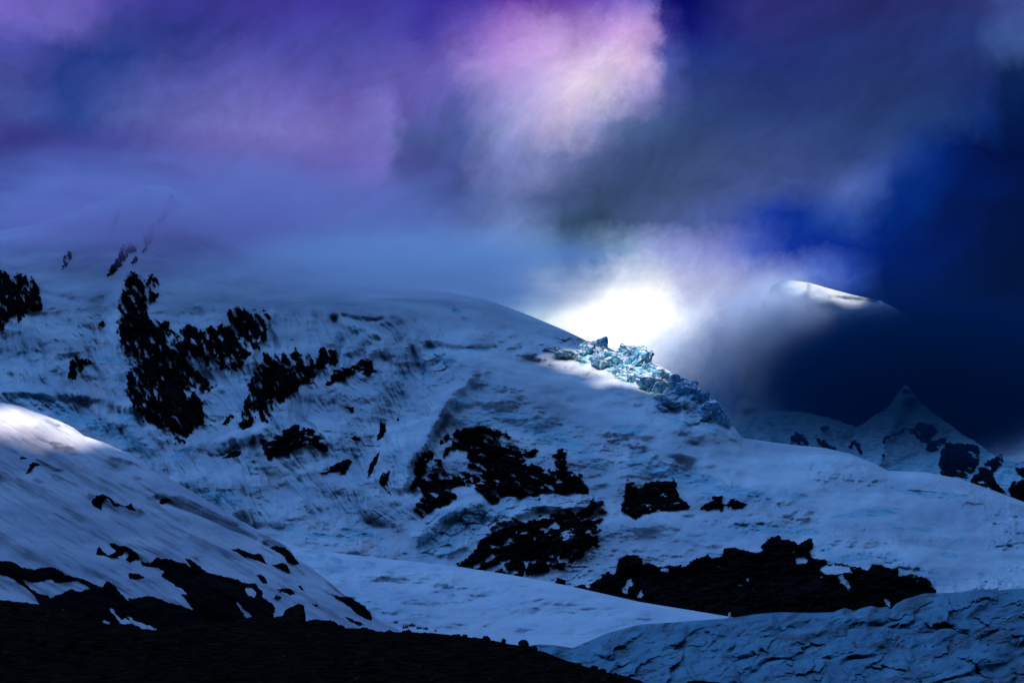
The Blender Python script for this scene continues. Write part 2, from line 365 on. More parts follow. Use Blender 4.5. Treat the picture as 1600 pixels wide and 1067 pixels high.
E_ICE = [(712,487,9,4,10,.9),(729,500,9,4,10,.9),(570,498,26,3,3,.8),(540,477,22,3,5,.6),(558,516,16,6,20,.7),(530,535,6,22,-5,.7),
 (745,546,24,5,0,.9),(690,560,26,10,10,.7),(660,575,8,26,-25,.7),(630,588,14,9,20,.8),(672,545,12,8,10,.8),(540,557,16,4,0,.6),(610,558,18,3,0,.8),
 (800,655,80,14,10,.6),(870,685,70,18,22,.75),(920,715,40,12,40,.6),(760,655,50,12,0,.5),(720,632,12,18,35,.6),
 (985,672,30,9,-5,.9),(1000,722,30,18,-20,.5),(1070,745,80,16,14,.8),(1150,768,70,9,8,.8),(1240,775,30,6,6,.7),(1100,765,40,12,10,.5),
 (1220,828,80,9,3,.7),(1130,838,60,9,-5,.4),(1370,800,44,8,-3,.8),(1340,804,40,5,-8,.7),(1400,822,20,7,20,.7),(1440,770,42,4,5,.8),(1490,774,24,5,5,.8),(1440,827,20,4,3,.7),
 (1500,845,13,5,-8,.7),(1485,867,17,4,3,.8),(1567,854,16,3,-5,.7),(1600,850,12,3,0,.7),(1330,872,50,9,-6,.6),(1395,872,25,9,5,.6),(1430,893,32,7,6,.6),(1460,910,40,7,5,.5),(1290,858,10,14,-40,.4),(1535,898,8,3,10,.6),
 (60,622,42,7,6,.95),(30,618,30,6,5,.7),(115,650,60,12,18,.9),(75,640,30,6,15,.5),(155,668,26,10,10,.9),(200,652,26,10,5,.8),(205,690,40,16,30,.7),(195,685,30,3,35,.9),(285,708,22,5,-30,.8),(345,778,34,15,5,.75),(345,768,32,4,-5,.9),
 (565,835,36,8,8,.8),(540,842,20,5,5,.6),(500,837,40,4,5,.8),(450,828,30,4,5,.5),(550,795,14,3,-5,.5),(585,812,22,2.5,-25,.6),(720,820,70,22,-15,.55),(760,800,50,14,-5,.6),(705,845,30,14,-60,.6),(670,850,16,22,20,.6),
 (60,550,8,3,20,.9),(88,533,6,3,20,.9),(35,553,8,4,-15,.8),(95,560,10,8,-20,.5),(85,590,12,4,-30,.6),(170,562,30,5,5,.6),
 (868,549,12,3,12,1),(890,552,14,5,10,1),(912,560,8,12,10,.9),(928,549,14,14,20,.8),(1000,572,12,18,15,.9),(988,590,8,16,0,.9),(1020,605,32,12,18,1),(1045,600,30,14,22,1),(1078,612,18,13,40,1),(1100,632,12,16,40,.9),(1125,655,12,20,-50,.8),
 (955,578,16,8,25,.7),(975,590,18,10,45,.9),(1050,628,34,5,22,.9),(1035,641,9,4,15,1),(1060,660,24,5,25,.8),(1090,660,30,5,25,.6),(1110,665,30,7,35,.6)]
E_DIRT = [(150,615,24,10,10,.35),(250,700,8,5,0,.5),(265,698,12,5,0,.3),(430,740,30,20,-30,.25),(435,760,10,22,30,.2),(575,850,14,10,-45,.7),(570,848,5,9,-40,.9),(620,835,20,20,0,.2),(865,890,12,8,-30,.9),(840,893,22,4,-10,.5),(680,715,10,30,10,.25),(170,640,30,12,0,.2)]
E_ROUGH = [(720,825,90,40,-15,1),(960,560,130,26,25,1),(1060,625,80,28,30,1),(140,660,110,40,15,.5),(900,860,60,40,-50,.8),(680,580,40,40,0,.7),(840,785,90,14,-3,.9),(560,530,40,40,0,.5),(1030,800,60,14,0,.5),(580,850,60,30,20,.4),(540,690,60,30,0,.5),(110,560,30,25,0,.5)]
E_CALM = [(900,620,190,50,22,1),(1150,720,200,45,12,1),(1420,800,240,60,10,1),(1500,870,150,50,5,1),(640,490,220,40,5,.8),(1050,840,120,30,-5,.6),(80,520,120,60,0,.6),(480,640,60,50,30,.6)]
def E_depth(px, py):
    c = E_CREST(px)
    s = np.maximum(py - c, 0)
    D = 2380 + (905 - py) * 3.9 + 0.0012 * np.maximum(700 - py, 0) ** 2
    D = D + 260 * np.exp(-s / 14.0) * ss(1500, 700, px + 0 * s) * (1 - ss(840, 900, px) * (1 - ss(1120, 1180, px)) * 0.75)
    D = D + 160 * np.exp(-s / 16.0) * ss(1140, 1200, px)
    D = D - 260 * ss(950, 1500, px) * ss(650, 900, py)
    rel = np.zeros(px.shape)
    wx = px + 18 * fbm(px / 60., py / 60., 5, 3); wy = py + 14 * fbm(px / 60., py / 60., 8, 3)
    add_strokes(wx, wy, rel, E_STROKES)
    # snow flutes running down the steep left faces
    fl = ss(760, 620, px) * ss(470, 520, py) * (1 - ss(800, 840, py))
    rx, ry = rot(wx, wy, 62)
    rel += fl * (18 * fbm(rx / 110., ry / 10., 21, 4, 0.55) )
    rel *= 2.2 - 1.3 * ss(800, 930, px)
    calm = np.maximum(ell(px, py, E_CALM), 1 - ss(440, 520, py))
    rel += 80 * fbm(px / 150., py / 70., 3, 4) + 34 * (1 - calm) * np.abs(fbm(wx / 90., wy / 60., 35, 3, 0.5)) + 26 * (1 - 0.75 * calm) * fbm(px / 44., py / 20., 31, 6, 0.6)
    rx3, ry3 = rot(px, py, 14); rel += 44 * calm * fbm(rx3 / 190., ry3 / 34., 33, 3, 0.4)
    rg = ell(px, py, E_ROUGH)
    ch, ct, cg = cells(wx / 26. + wy / 60., wy / 17., 140)
    rel += ss(0.35, 0.8, rg) * (16 * ch + 16 * ct - 9 * (1 - ss(0, 0.16, cg)))
    rel += rg * (22 * fbm(px / 24., py / 16., 41, 5, 0.6, ridge=True) + 6 * np.abs(fbm(px / 9., py / 7., 43, 4, 0.6)))
    rel -= 10 * ell(px, py, E_ICE)
    return D - rel
def E_attr(px, py):
    rg = ell(px, py, E_ROUGH)
    ice = ell(px, py, E_ICE)
    ice = np.maximum(ice, rg * 0.55 * ss(0.05, 0.5, fbm(px / 24., py / 16., 47, 5, 0.6)))
    rx, ry = rot(px, py, 62)
    fl = ss(760, 620, px) * ss(470, 520, py) * (1 - ss(800, 840, py))
    ice = np.maximum(ice, fl * 0.35 * ss(0.05, 0.5, fbm(rx / 90., ry / 8., 51, 5)))
    return {'ice': ice, 'dirt': ell(px, py, E_DIRT)}
mountain = make_layer('mountain', E_CREST, 1010, E_depth, -160, 1760, 1300, 620, SNOW, E_attr, back=(80, 400, 1500))

# ---- avalanche snow tongue below the mountain
D_CREST = curve([(200,800),(380,815),(420,838),(470,855),(530,864),(600,872),(710,884),(800,898),(880,913),(1000,940),(1140,963),(1200,978),(1300,1000)])
D_ICE = [(490,862,22,4,5,.5),(480,872,26,5,5,.6),(520,890,26,6,0,.7),(503,868,8,3,0,.7),(525,875,12,5,20,.8),(580,882,12,6,30,.8),(612,894,8,4,0,.7),(606,903,12,3,10,.7),(684,898,8,3,10,.7),(612,895,8,8,0,.5),(700,922,12,7,0,.8),(706,931,8,5,0,.7),(695,916,18,3,8,.4),(735,938,6,2,0,.8),(762,928,16,5,-15,.5),(844,921,8,4,-10,.5),(836,956,12,3,-20,.6),(815,915,12,2,10,.4),(640,935,50,14,5,.45),(600,955,50,14,10,.45),(660,965,50,10,0,.3),(548,925,24,5,20,.4),(560,945,24,5,25,.5),(470,850,20,3,0,.5),(640,880,14,3,0,.4)]
def T_depth(px, py):
    c = D_CREST(px); s = np.maximum(py - c, 0)
    D = 1650 + (1000 - py) * 4.0 + 60 * np.exp(-s / 9.)
    rel = 34 * fbm(px / 90., py / 26., 61, 4) + 8 * fbm(px / 22., py / 9., 63, 4)
    add_strokes(px, py, rel, [([(560,890),(700,900),(820,930),(1000,950)], 12, 14), ([(520,905),(640,915),(760,940)], 9, -9), ([(700,960),(850,975),(1000,965)], 12, 9), ([(600,945),(680,965)], 10, 7), ([(480,880),(520,884)], 3, -5)])
    rel += (1 - ss(700, 800, px)) * 4 * fbm(px / 14., py / 8., 65, 4, 0.6, ridge=True)
    rel -= 4 * ell(px, py, D_ICE)
    return D - rel
def T_attr(px, py):
    ice = ell(px, py, D_ICE)
    ice = np.maximum(ice, (1 - ss(640, 760, px)) * 0.5 * ss(0.1, 0.5, fbm(px / 22., py / 7., 67, 5, 0.6)))
    return {'ice': ice, 'dirt': ell(px, py, [(640,972,46,7,0,.5),(720,960,80,20,0,.12)])}
tongue = make_layer('snowfield', D_CREST, 1060, T_depth, 100, 1500, 760, 200, FRESH, T_attr, back=(20, 120))

# ---- near snow ridge at the left
C_CREST = curve([(-300,560),(-100,610),(0,628),(30,634),(60,645),(90,656),(115,668),(132,681),(160,690),(200,708),(250,738),(300,768),(350,797),(400,828),(430,842),(452,856),(462,872),(480,882),(510,905),(545,935),(580,960),(620,982),(660,1000),(760,1030)])
C_DARK = [(105,702,26,7,18,.8),(90,695,14,4,10,.7),(195,722,16,4,20,.7),(245,735,14,3,18,.7),(320,798,52,6,27,.85),(300,790,40,5,25,.9),(70,727,22,5,28,.7),(90,735,12,3,5,.7),(90,747,12,5,20,.6),(60,752,10,4,20,.5),(215,748,8,3,20,.6),(260,848,30,4,28,.5),(130,665,40,3,22,.4),(85,662,16,4,22,.6),(425,845,26,4,25,.8),(535,925,40,5,30,.8),(470,893,12,3,45,.4),(240,785,24,4,35,.5)]  # sunken darker patches; along the groove its shade is put into the colour
def C_depth(px, py):
    c = C_CREST(px); s = np.maximum(py - c, 0)
    D = 1180 + (1000 - py) * 1.6 + 40 * np.exp(-s / 10.) - 0.25 * (px - 300) * 0.4
    rx, ry = rot(px, py, 30)
    rel = 26 * fbm(rx / 160., ry / 42., 71, 4) + 5.0 * fbm(rx / 70., ry / 8., 73, 5, 0.55)
    add_strokes(px, py, rel, [([(245,778),(290,795),(350,820),(400,842)], 5, -16), ([(255,768),(300,783),(370,812)], 7, 10),
        ([(140,770),(175,780),(215,795)], 6, 9), ([(60,745),(110,790),(200,840),(300,870)], 14, 9), ([(0,760),(60,800),(140,850)], 16, -9),
        ([(400,838),(440,846),(462,860)], 6, 7), ([(415,850),(440,858)], 4, -6), ([(40,690),(110,700),(180,735)], 14, -8), ([(510,915),(560,945)], 5, 7),
        ([(60,665),(110,685),(170,712)], 8, 5), ([(300,835),(340,850),(420,880)], 10, 6)])
    rel = rel * 1.25 - 4 * ell(px, py, C_DARK)
    return D - rel
def C_attr(px, py):
    rx, ry = rot(px, py, 30)
    ice = np.maximum(ell(px, py, C_DARK), 0.5 * ss(0.12, 0.55, fbm(rx / 60., ry / 5., 77, 5, 0.6)))  # ice and dirt tints both carry the groove's painted shade
    return {'ice': ice, 'dirt': ell(px, py, C_DARK) * 0.75, 'fresh_sunlit': np.exp(-(np.maximum(py - C_CREST(px), 0) / 26.) ** 2) * (1 - ss(130, 300, px))}  # crest snow fresher, plus sunlit brightness put into its colour
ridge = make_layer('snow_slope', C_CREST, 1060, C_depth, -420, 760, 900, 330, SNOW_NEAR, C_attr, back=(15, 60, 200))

# ---- blue glacier ice at the right
B_CREST = curve([(780,1010),(825,1008),(845,1006),(865,1007),(895,1012),(925,999),(950,988),(1000,975),(1075,970),(1142,965),(1180,959),(1220,956),(1270,957),(1302,956),(1320,949),(1335,954),(1345,950),(1360,946),(1375,949),(1385,947),(1392,952),(1400,943),(1415,935),(1445,927),(1475,926),(1500,925),(1520,921),(1535,920),(1560,922),(1600,918),(1700,905),(1900,900)])
def B_depth(px, py):
    c = B_CREST(px); s = np.maximum(py - c, 0)
    D = 420 + (1067 - py) * 2.2 + 22 * np.exp(-s / 6.)
    wx = px + 16 * fbm(px / 55., py / 40., 84, 3); wy = py + 12 * fbm(px / 55., py / 40., 85, 3)
    rx, ry = rot(wx, wy, -22)
    rel = 22 * fbm(rx / 90., ry / 40., 81, 3) + 46 * np.minimum(np.abs(fbm(rx / 66., ry / 40., 82, 3, 0.45)), 0.33) + 5 * np.abs(fbm(rx / 20., ry / 11., 83, 4, 0.6))
    ux = rx + 14 * fbm(px / 22., py / 16., 95, 4, 0.6); uy = ry + 10 * fbm(px / 22., py / 16., 96, 4, 0.6)
    ch, ct, cg = cells(ux / 54., uy / 24., 150); dh, dt_, dg = cells(ux / 19., uy / 9., 160)
    rel += 8 * ch + 13 * ct - 1.5 * (1 - ss(0, 0.3, cg)) + 1.2 * dh + 1.8 * dt_
    rel = rel * (0.35 + 0.65 * ss(0, 14, s))
    return D - rel
def B_attr(px, py):
    rx, ry = rot(px, py, -20)
    wx = rx + 14 * fbm(px / 45., py / 30., 86, 3); wy = ry + 9 * fbm(px / 45., py / 30., 87, 3)
    q = fbm(wx / 60., wy / 11., 88, 6, 0.62)
    low = ss(0.0, 1.0, (py - B_CREST(px)) / 150.0)
    d = ss(0.16, 0.45, q) * 0.9 + 0.8 * low * ss(1150, 1600, px) * ss(-0.1, 0.3, q)
    g = ss(0.22, 0.5, fbm(wx / 34., wy / 16., 89, 5, 0.6)) * 0.8
    return {'ice': np.clip(0.25 + 0.6 * fbm(px / 70., py / 30., 90, 4), 0, 1), 'dirt': np.clip(np.maximum(d, g), 0, 1)}
glacier = make_layer('glacier', B_CREST, 1130, B_depth, 780, 2400, 1250, 260, ICE, B_attr, back=(8, 40, 150))

# ---- dark moraine in front
A_CREST = curve([(-300,925),(0,936),(40,941),(70,945),(110,955),(150,968),(175,976),(245,984),(300,976),(380,968),(425,964),(440,962),(448,954),(465,950),(473,957),(478,970),(490,967),(505,968),(522,970),(533,979),(548,981),(575,982),(600,987),(650,987),(700,991),(740,995),(770,1000),(800,1006),(822,1010),(850,1018),(885,1031),(920,1042),(960,1052),(1000,1062),(1020,1070),(1045,1073),(1060,1068),(1090,1062),(1130,1066),(1150,1074),(1200,1085),(1800,1180)])
def A_depth(px, py):
    c = A_CREST(px); s = np.maximum(py - c, 0)
    D = 150 + (1067 - py) * 0.55 + 6 * np.exp(-s / 5.)
    rel = 5 * fbm(px / 120., py / 40., 101, 4) + 0.9 * fbm(px / 16., py / 9., 103, 6, 0.6) + 0.55 * cells(px / 9., py / 5., 170)[0] + 0.5 * cells(px / 4.5, py / 3., 175)[0] + 0.5 * np.abs(fbm(px / 6., py / 4., 105, 4, 0.6))
    return D - rel
moraine = make_layer('moraine', lambda x: A_CREST(x) + 1.5 * fbm(x / 7., x * 0, 109, 4), 1200, A_depth, -170, 1300, 1100, 260, MOR, lambda a, b: {}, back=(2, 10, 60))

# ---- peaks behind
F_CREST = curve([(1000,700),(1100,690),(1180,650),(1205,640),(1250,642),(1300,655),(1340,668),(1380,640),(1400,620),(1413,604),(1420,606),(1436,625),(1460,645),(1500,675),(1540,700),(1580,722),(1620,735),(1800,790)])
def F_depth(px, py):
    c = F_CREST(px); s = np.maximum(py - c, 0)
    rel = 60 * fbm(px / 60., py / 40., 111, 5) + 8 * fbm(px / 14., py / 30., 113, 4)
    add_strokes(px, py, rel, [([(1417,605),(1400,650),(1380,700),(1375,730)], 12, 40), ([(1417,605),(1450,660),(1480,720)], 12, 30)])
    return 5400 + (780 - py) * 4.5 - rel
def F_attr(px, py): return {'ice': 0.85 + 0.15 * fbm(px / 30., py / 20., 117, 4) , 'dirt': px * 0}  # the ridge's shade is put into the snow colour as an ice tint
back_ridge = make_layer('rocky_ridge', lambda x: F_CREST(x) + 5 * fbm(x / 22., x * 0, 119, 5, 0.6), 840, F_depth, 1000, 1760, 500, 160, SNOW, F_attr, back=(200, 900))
G_CREST = curve([(900,800),(1000,760),(1130,680),(1160,600),(1178,520),(1192,470),(1208,444),(1225,438),(1230,437),(1265,442),(1300,452),(1330,460),(1352,465),(1372,468),(1400,482),(1450,520),(1500,570),(1600,640)])
def G_depth(px, py):
    c = G_CREST(px); s = np.maximum(py - c, 0)
    rel = 50 * fbm(px / 80., py / 30., 121, 4) + 10 * fbm(px / 16., py / 10., 123, 4)
    add_strokes(px, py, rel, [([(1120,440),(1190,450),(1230,470),(1260,500)], 7, -70), ([(1150,480),(1185,508),(1210,530)], 5, -40), ([(1300,466),(1372,472)], 4, -30), ([(1260,440),(1255,480)], 6, 40)])
    return 8600 + (640 - py) * 6 - rel
def G_attr(px, py): return {'ice': ell(px, py, [(1190,508,10,3,0,1),(1205,445,60,4,12,.7),(1240,470,30,6,30,.6),(1262,482,10,3,20,1),(1340,467,36,2,8,.8)]), 'dirt': px * 0}
far_peak = make_layer('far_peak', G_CREST, 760, G_depth, 900, 1600, 400, 160, SNOW, G_attr, back=(300, 1500))

# ------------------------------------------------------------------ rock outcrops: craggy bodies breaking through the snow
def rock(name, poly, depth, label, holes=(), amp=14.0, frag=0.6, ang=60, step=1.0, bite=5.0, sc=1.0, mat=None, extra=()):
    xs = [p[0] for p in poly]; ys = [p[1] for p in poly]; pad = 5
    for q in extra: xs += [p[0] for p in q]; ys += [p[1] for p in q]
    gx = np.arange(min(xs) - pad, max(xs) + pad + step, step); gy = np.arange(min(ys) - pad, max(ys) + pad + step, step)
    PX, PY = np.meshgrid(gx, gy)
    seed = int(abs(poly[0][0] * 7 + poly[0][1] * 13)) % 997
    wa = sc * (3.0 + 9.0 * frag)
    wx = PX + wa * fbm(PX / (9. * sc), PY / (7. * sc), seed, 5, 0.7); wy = PY + wa * fbm(PX / (9. * sc), PY / (7. * sc), seed + 50, 5, 0.7)
    sd = sdf(wx, wy, poly)
    for q in extra: sd = np.maximum(sd, sdf(wx, wy, q))
    for h in holes: sd = np.minimum(sd, -sdf(wx, wy, h))
    rx, ry = rot(PX, PY, ang)
    pat = fbm(rx / (17. * sc), ry / (6. * sc), seed + 3, 6, 0.72)             # ledges that hold snow
    f = np.clip(sd / bite, -1.0, 1.0) - frag * np.maximum(0, pat - 0.01) * 15.0 * (1 - 0.45 * ss(8, 34, sd))
    crag = fbm(rx / (14. * sc), ry / (5. * sc), seed + 9, 5, 0.6, ridge=True)
    D0 = depth(PX, PY)
    b = np.clip(f, -1, 1) * amp * (1 + 0.5 * crag) 
    D = D0 - np.where(f > 0, b + 0.6 * amp * np.clip(f, 0, 1) * crag, b * 1.5)
    keepv = f > -0.6
    k = keepv[:-1, :-1] & keepv[1:, :-1] & keepv[1:, 1:] & keepv[:-1, 1:]
    near = f > 0
    k &= True
    F = grid_faces(*PX.shape)[k.ravel()]
    if len(F) == 0: return None
    V = P(PX, PY, D).reshape(-1, 3); Vb = P(PX, PY, np.maximum(D0, D) + amp * 1.2).reshape(-1, 3)
    used, inv = np.unique(F, return_inverse=True); F = inv.reshape(-1, 4); V = V[used]; Vb = Vb[used]; n = len(V)
    # close the body behind, inside the mountain
    e = np.concatenate([F[:, [0, 1]], F[:, [1, 2]], F[:, [2, 3]], F[:, [3, 0]]])
    key = e[:, 0] * n + e[:, 1]; rkey = e[:, 1] * n + e[:, 0]
    bd = e[~np.isin(key, rkey)]
    side = np.stack([bd[:, 1], bd[:, 0], bd[:, 0] + n, bd[:, 1] + n], -1)
    F2 = np.concatenate([F, F[:, ::-1] + n, side])
    V2 = np.concatenate([V, Vb]); loc = V.mean(0)
    o = mesh_np(name, V2, F2, mat or (ROCK if frag > 0.24 else ROCK_BARE), smooth=True, loc=loc)
    return tag(o, label, 'rock outcrop', 'dark rock outcrops breaking through the snow')

RO = [
 ("tall ragged black cliff veined with snow, below the mist on the upper left face",
  [(200,424),(222,427),(228,440),(236,426),(252,445),(246,462),(235,480),(232,495),(248,500),(262,505),(272,520),(280,512),(292,503),(300,510),(320,512),(345,510),(352,498),(350,492),(372,478),(385,485),(405,488),(424,486),(420,505),(414,535),(408,548),(398,545),(390,555),(375,578),(370,590),(358,575),(345,578),(330,575),(314,572),(320,590),(340,600),(330,612),(314,615),(318,632),(322,665),(312,665),(300,680),(285,698),(276,695),(274,675),(262,675),(245,670),(225,655),(218,648),(203,625),(196,600),(202,560),(190,535),(182,515),(190,490),(185,470),(195,440)], (), 0.62, 60, 5),
 ("wide jagged black rock band on the upper snow face, streaming down to the left",
  [(412,548),(425,555),(445,550),(455,555),(462,540),(468,555),(480,552),(492,560),(500,545),(505,540),(525,545),(530,560),(522,572),(510,570),(497,580),(490,595),(475,602),(462,612),(450,618),(445,628),(432,635),(425,650),(422,665),(415,660),(405,658),(400,640),(395,665),(385,670),(372,672),(368,660),(372,645),(382,625),(390,610),(385,600),(400,575),(410,560)], (), 0.4, 65, 4),
 ("thin black sliver of rock at the foot of the ribbed snow gully", [(346,664),(352,655),(362,645),(368,650),(355,663)], (), 0.2, 60, 3),
 ("black hooked rock with a thin upright fin, just right of the wide upper rock band", [(508,602),(516,590),(520,578),(545,573),(562,562),(582,563),(585,578),(576,588),(555,585),(535,595),(522,600)], (), 0.25, 0, 4),
 ("black humpbacked rock island on the snow apron under the upper bands", [(402,682),(410,678),(416,690),(430,680),(445,672),(462,660),(470,668),(485,670),(505,678),(512,695),(510,708),(500,706),(492,698),(480,695),(468,700),(455,705),(450,718),(440,712),(425,716),(418,722),(412,708),(408,695)], (), 0.35, 0, 4),
 ("small black rock wedge below the bulging ice on the lower apron", [(500,740),(515,728),(530,722),(545,715),(550,722),(540,742),(520,738),(505,742)], (), 0.2, -20, 3),
 ("black rock lip under the rounded snow bulge left of the humpbacked island", [(345,716),(365,702),(378,705),(376,712),(355,717)], (), 0.1, -20, 3),
 ("narrow upright black rock in the snow chute between the two large cliffs", [(588,690),(592,665),(598,648),(603,660),(604,672),(598,685)], (), 0.3, 80, 3),
 ("tiny black rock notch shaped like a bird high on the snow chute", [(534,635),(552,634),(553,640),(550,648),(545,640)], (), 0.1, 0, 2),
 ("small black rock dot above the upright rock in the chute", [(619,655),(623,650),(625,655),(622,660)], (), 0.1, 0, 2),
 ("small flat black rock pair under a snow bulge beside the humpbacked island", [(545,684),(556,682),(563,682),(562,690),(552,687)], (), 0.1, 0, 2),
 ("thin slanting black rock blade on the left of the ribbed snow fin", [(573,749),(577,725),(594,703),(591,716),(581,740)], (), 0.1, 60, 2.5),
 ("black rock tooth with a curled foot beneath the slanting blade", [(592,755),(596,738),(610,735),(608,748),(602,762),(612,772),(604,773),(598,762)], (), 0.2, 60, 3),
 ("great black central cliff with snow ledges under the broad snow shoulder",
  [(652,708),(672,702),(681,707),(675,722),(688,712),(700,698),(705,690),(711,671),(735,668),(755,666),(785,671),(799,682),(797,692),(812,694),(820,692),(842,704),(832,712),(833,725),(850,733),(866,737),(864,712),(870,701),(886,703),(888,735),(912,742),(919,765),(918,772),(870,770),(845,771),(820,778),(800,776),(772,787),(748,772),(735,768),(725,770),(712,768),(715,780),(700,790),(680,795),(660,808),(648,800),(650,785),(658,770),(655,760),(642,765),(648,740),(650,725)],
  ([(692,724),(700,712),(708,702),(730,705),(732,730),(722,738),(708,735)], [(778,684),(786,680),(794,690),(786,692)], [(815,725),(828,715),(838,712),(830,726)], [(706,763),(720,757),(742,765),(730,772),(712,772)], [(672,722),(680,722),(668,742),(660,745)]), 0.38, 20, 4),
 ("small black rib beside the upper left corner of the great central cliff", [(680,697),(690,685),(702,673),(702,685),(690,697)], (), 0.3, 60, 3),
 ("broad black lower cliff dusted with snow flecks, right above the pale snow tongue",
  [(710,882),(725,872),(740,860),(750,845),(765,835),(763,820),(775,812),(790,818),(805,812),(822,815),(845,805),(870,800),(882,795),(900,800),(915,790),(925,780),(945,782),(951,798),(940,805),(938,820),(942,835),(935,850),(915,860),(905,872),(890,880),(875,890),(850,892),(830,898),(800,905),(760,898)],
  ([(770,882),(785,878),(795,885),(780,888)], [(817,878),(828,875),(825,884)], [(861,818),(871,815),(872,828),(864,826)]), 0.5, -12, 4),
 ("square black cliff with a ragged right arm under the blue ice of the right shoulder", [(972,800),(975,770),(980,745),(990,752),(1000,765),(1010,755),(1025,750),(1045,747),(1055,750),(1060,770),(1070,780),(1082,792),(1070,798),(1045,797),(1030,797),(1020,800),(1005,808),(992,812),(980,805)], (), 0.25, 0, 4),
 ("low black rock crest just right of the square cliff", [(1090,797),(1105,785),(1115,775),(1128,774),(1132,785),(1140,780),(1155,780),(1168,788),(1158,795),(1140,795),(1125,800),(1112,795)], (), 0.25, 0, 3),
 ("longest black cliff wall, at the foot of the mountain above the blue glacier",
  [(890,915),(910,912),(920,914),(935,905),(950,893),(958,898),(962,890),(965,875),(975,868),(985,865),(1003,867),(1005,880),(1015,878),(1023,882),(1030,885),(1050,883),(1070,882),(1090,870),(1108,866),(1112,872),(1128,868),(1132,855),(1145,853),(1165,860),(1188,862),(1192,845),(1205,840),(1220,836),(1222,842),(1235,842),(1248,850),(1260,842),(1270,840),(1272,855),(1262,860),(1272,870),(1285,873),(1295,878),(1312,880),(1325,880),(1340,885),(1355,890),(1362,880),(1375,878),(1385,887),(1405,885),(1405,897),(1425,898),(1445,900),(1455,908),(1462,922),(1462,940),(1440,975),(1380,985),(1150,985),(1000,978),(900,940)],
  ([(974,922),(980,906),(989,903),(986,914),(977,926)], [(997,932),(1000,921),(1003,923),(1001,934)], [(1032,888),(1042,888),(1041,894),(1034,893)], [(1166,906),(1171,903),(1171,910)], [(1243,871),(1252,868),(1264,872),(1258,880),(1246,880)], [(1283,888),(1296,882),(1325,886),(1330,893),(1305,897),(1290,894)], [(1383,935),(1388,938),(1390,948),(1385,944)], [(1308,899),(1318,898),(1331,917),(1326,920)]), 0.16, 0, 4),
 ("small round black rock by the rusty patch at the edge of the pale snow tongue", [(866,911),(870,902),(880,902),(885,906),(884,914),(872,916)], (), 0.1, 0, 3),
 ("isolated black rock clump on the snow far left of the tall ragged cliff", [(105,590),(110,565),(118,553),(124,560),(132,557),(150,566),(150,570),(137,570),(130,577),(120,592),(110,592)], (), 0.35, 60, 3),
 ("tiny black rock speck on the fluted snow left of the tall ragged cliff", [(153,508),(160,500),(167,509),(158,511)], (), 0.1, 0, 2),
 ("dim rock buttress at the left edge of the picture, half lost in the mist", [(-60,420),(0,422),(15,425),(45,428),(62,440),(68,480),(65,490),(50,485),(40,490),(30,505),(25,490),(15,495),(5,520),(-20,525),(-60,530)], (), 0.45, 70, 5),
 ("misted black rock streak slanting up above the tall ragged cliff", [(166,430),(172,418),(185,400),(190,380),(198,378),(219,386),(208,394),(198,403),(186,420),(172,430)], (), 0.3, 60, 3),
 ("small misted rock chip between the two slanting streaks", [(204,411),(213,398),(217,406),(208,414)], (), 0.1, 60, 2),
 ("faint rock streak climbing highest into the cloud, upper left", [(222,397),(224,372),(232,352),(245,345),(258,322),(268,300),(284,322),(270,335),(255,345),(242,362),(236,378),(229,392)], (), 0.3, 60, 3),
 ("faint small rock streak in the mist between the left edge buttress and the slanting streaks", [(97,421),(99,400),(106,390),(116,396),(110,407),(102,420)], (), 0.3, 60, 3),
 ("very faint rock rib left of the highest streak, nearly swallowed by cloud", [(168,366),(175,348),(190,312),(196,316),(184,345),(174,368)], (), 0.3, 60, 3),
]
for lab, poly, holes, frag, ang, bite in RO:
    big = (max(p[0] for p in poly) - min(p[0] for p in poly)) > 60
    rock('rock_outcrop', poly, E_depth, lab, holes, amp=18.0 if big else 10.0, frag=frag, ang=ang, bite=bite, step=0.9 if big else 0.6, sc=1.0 if big else 0.7)
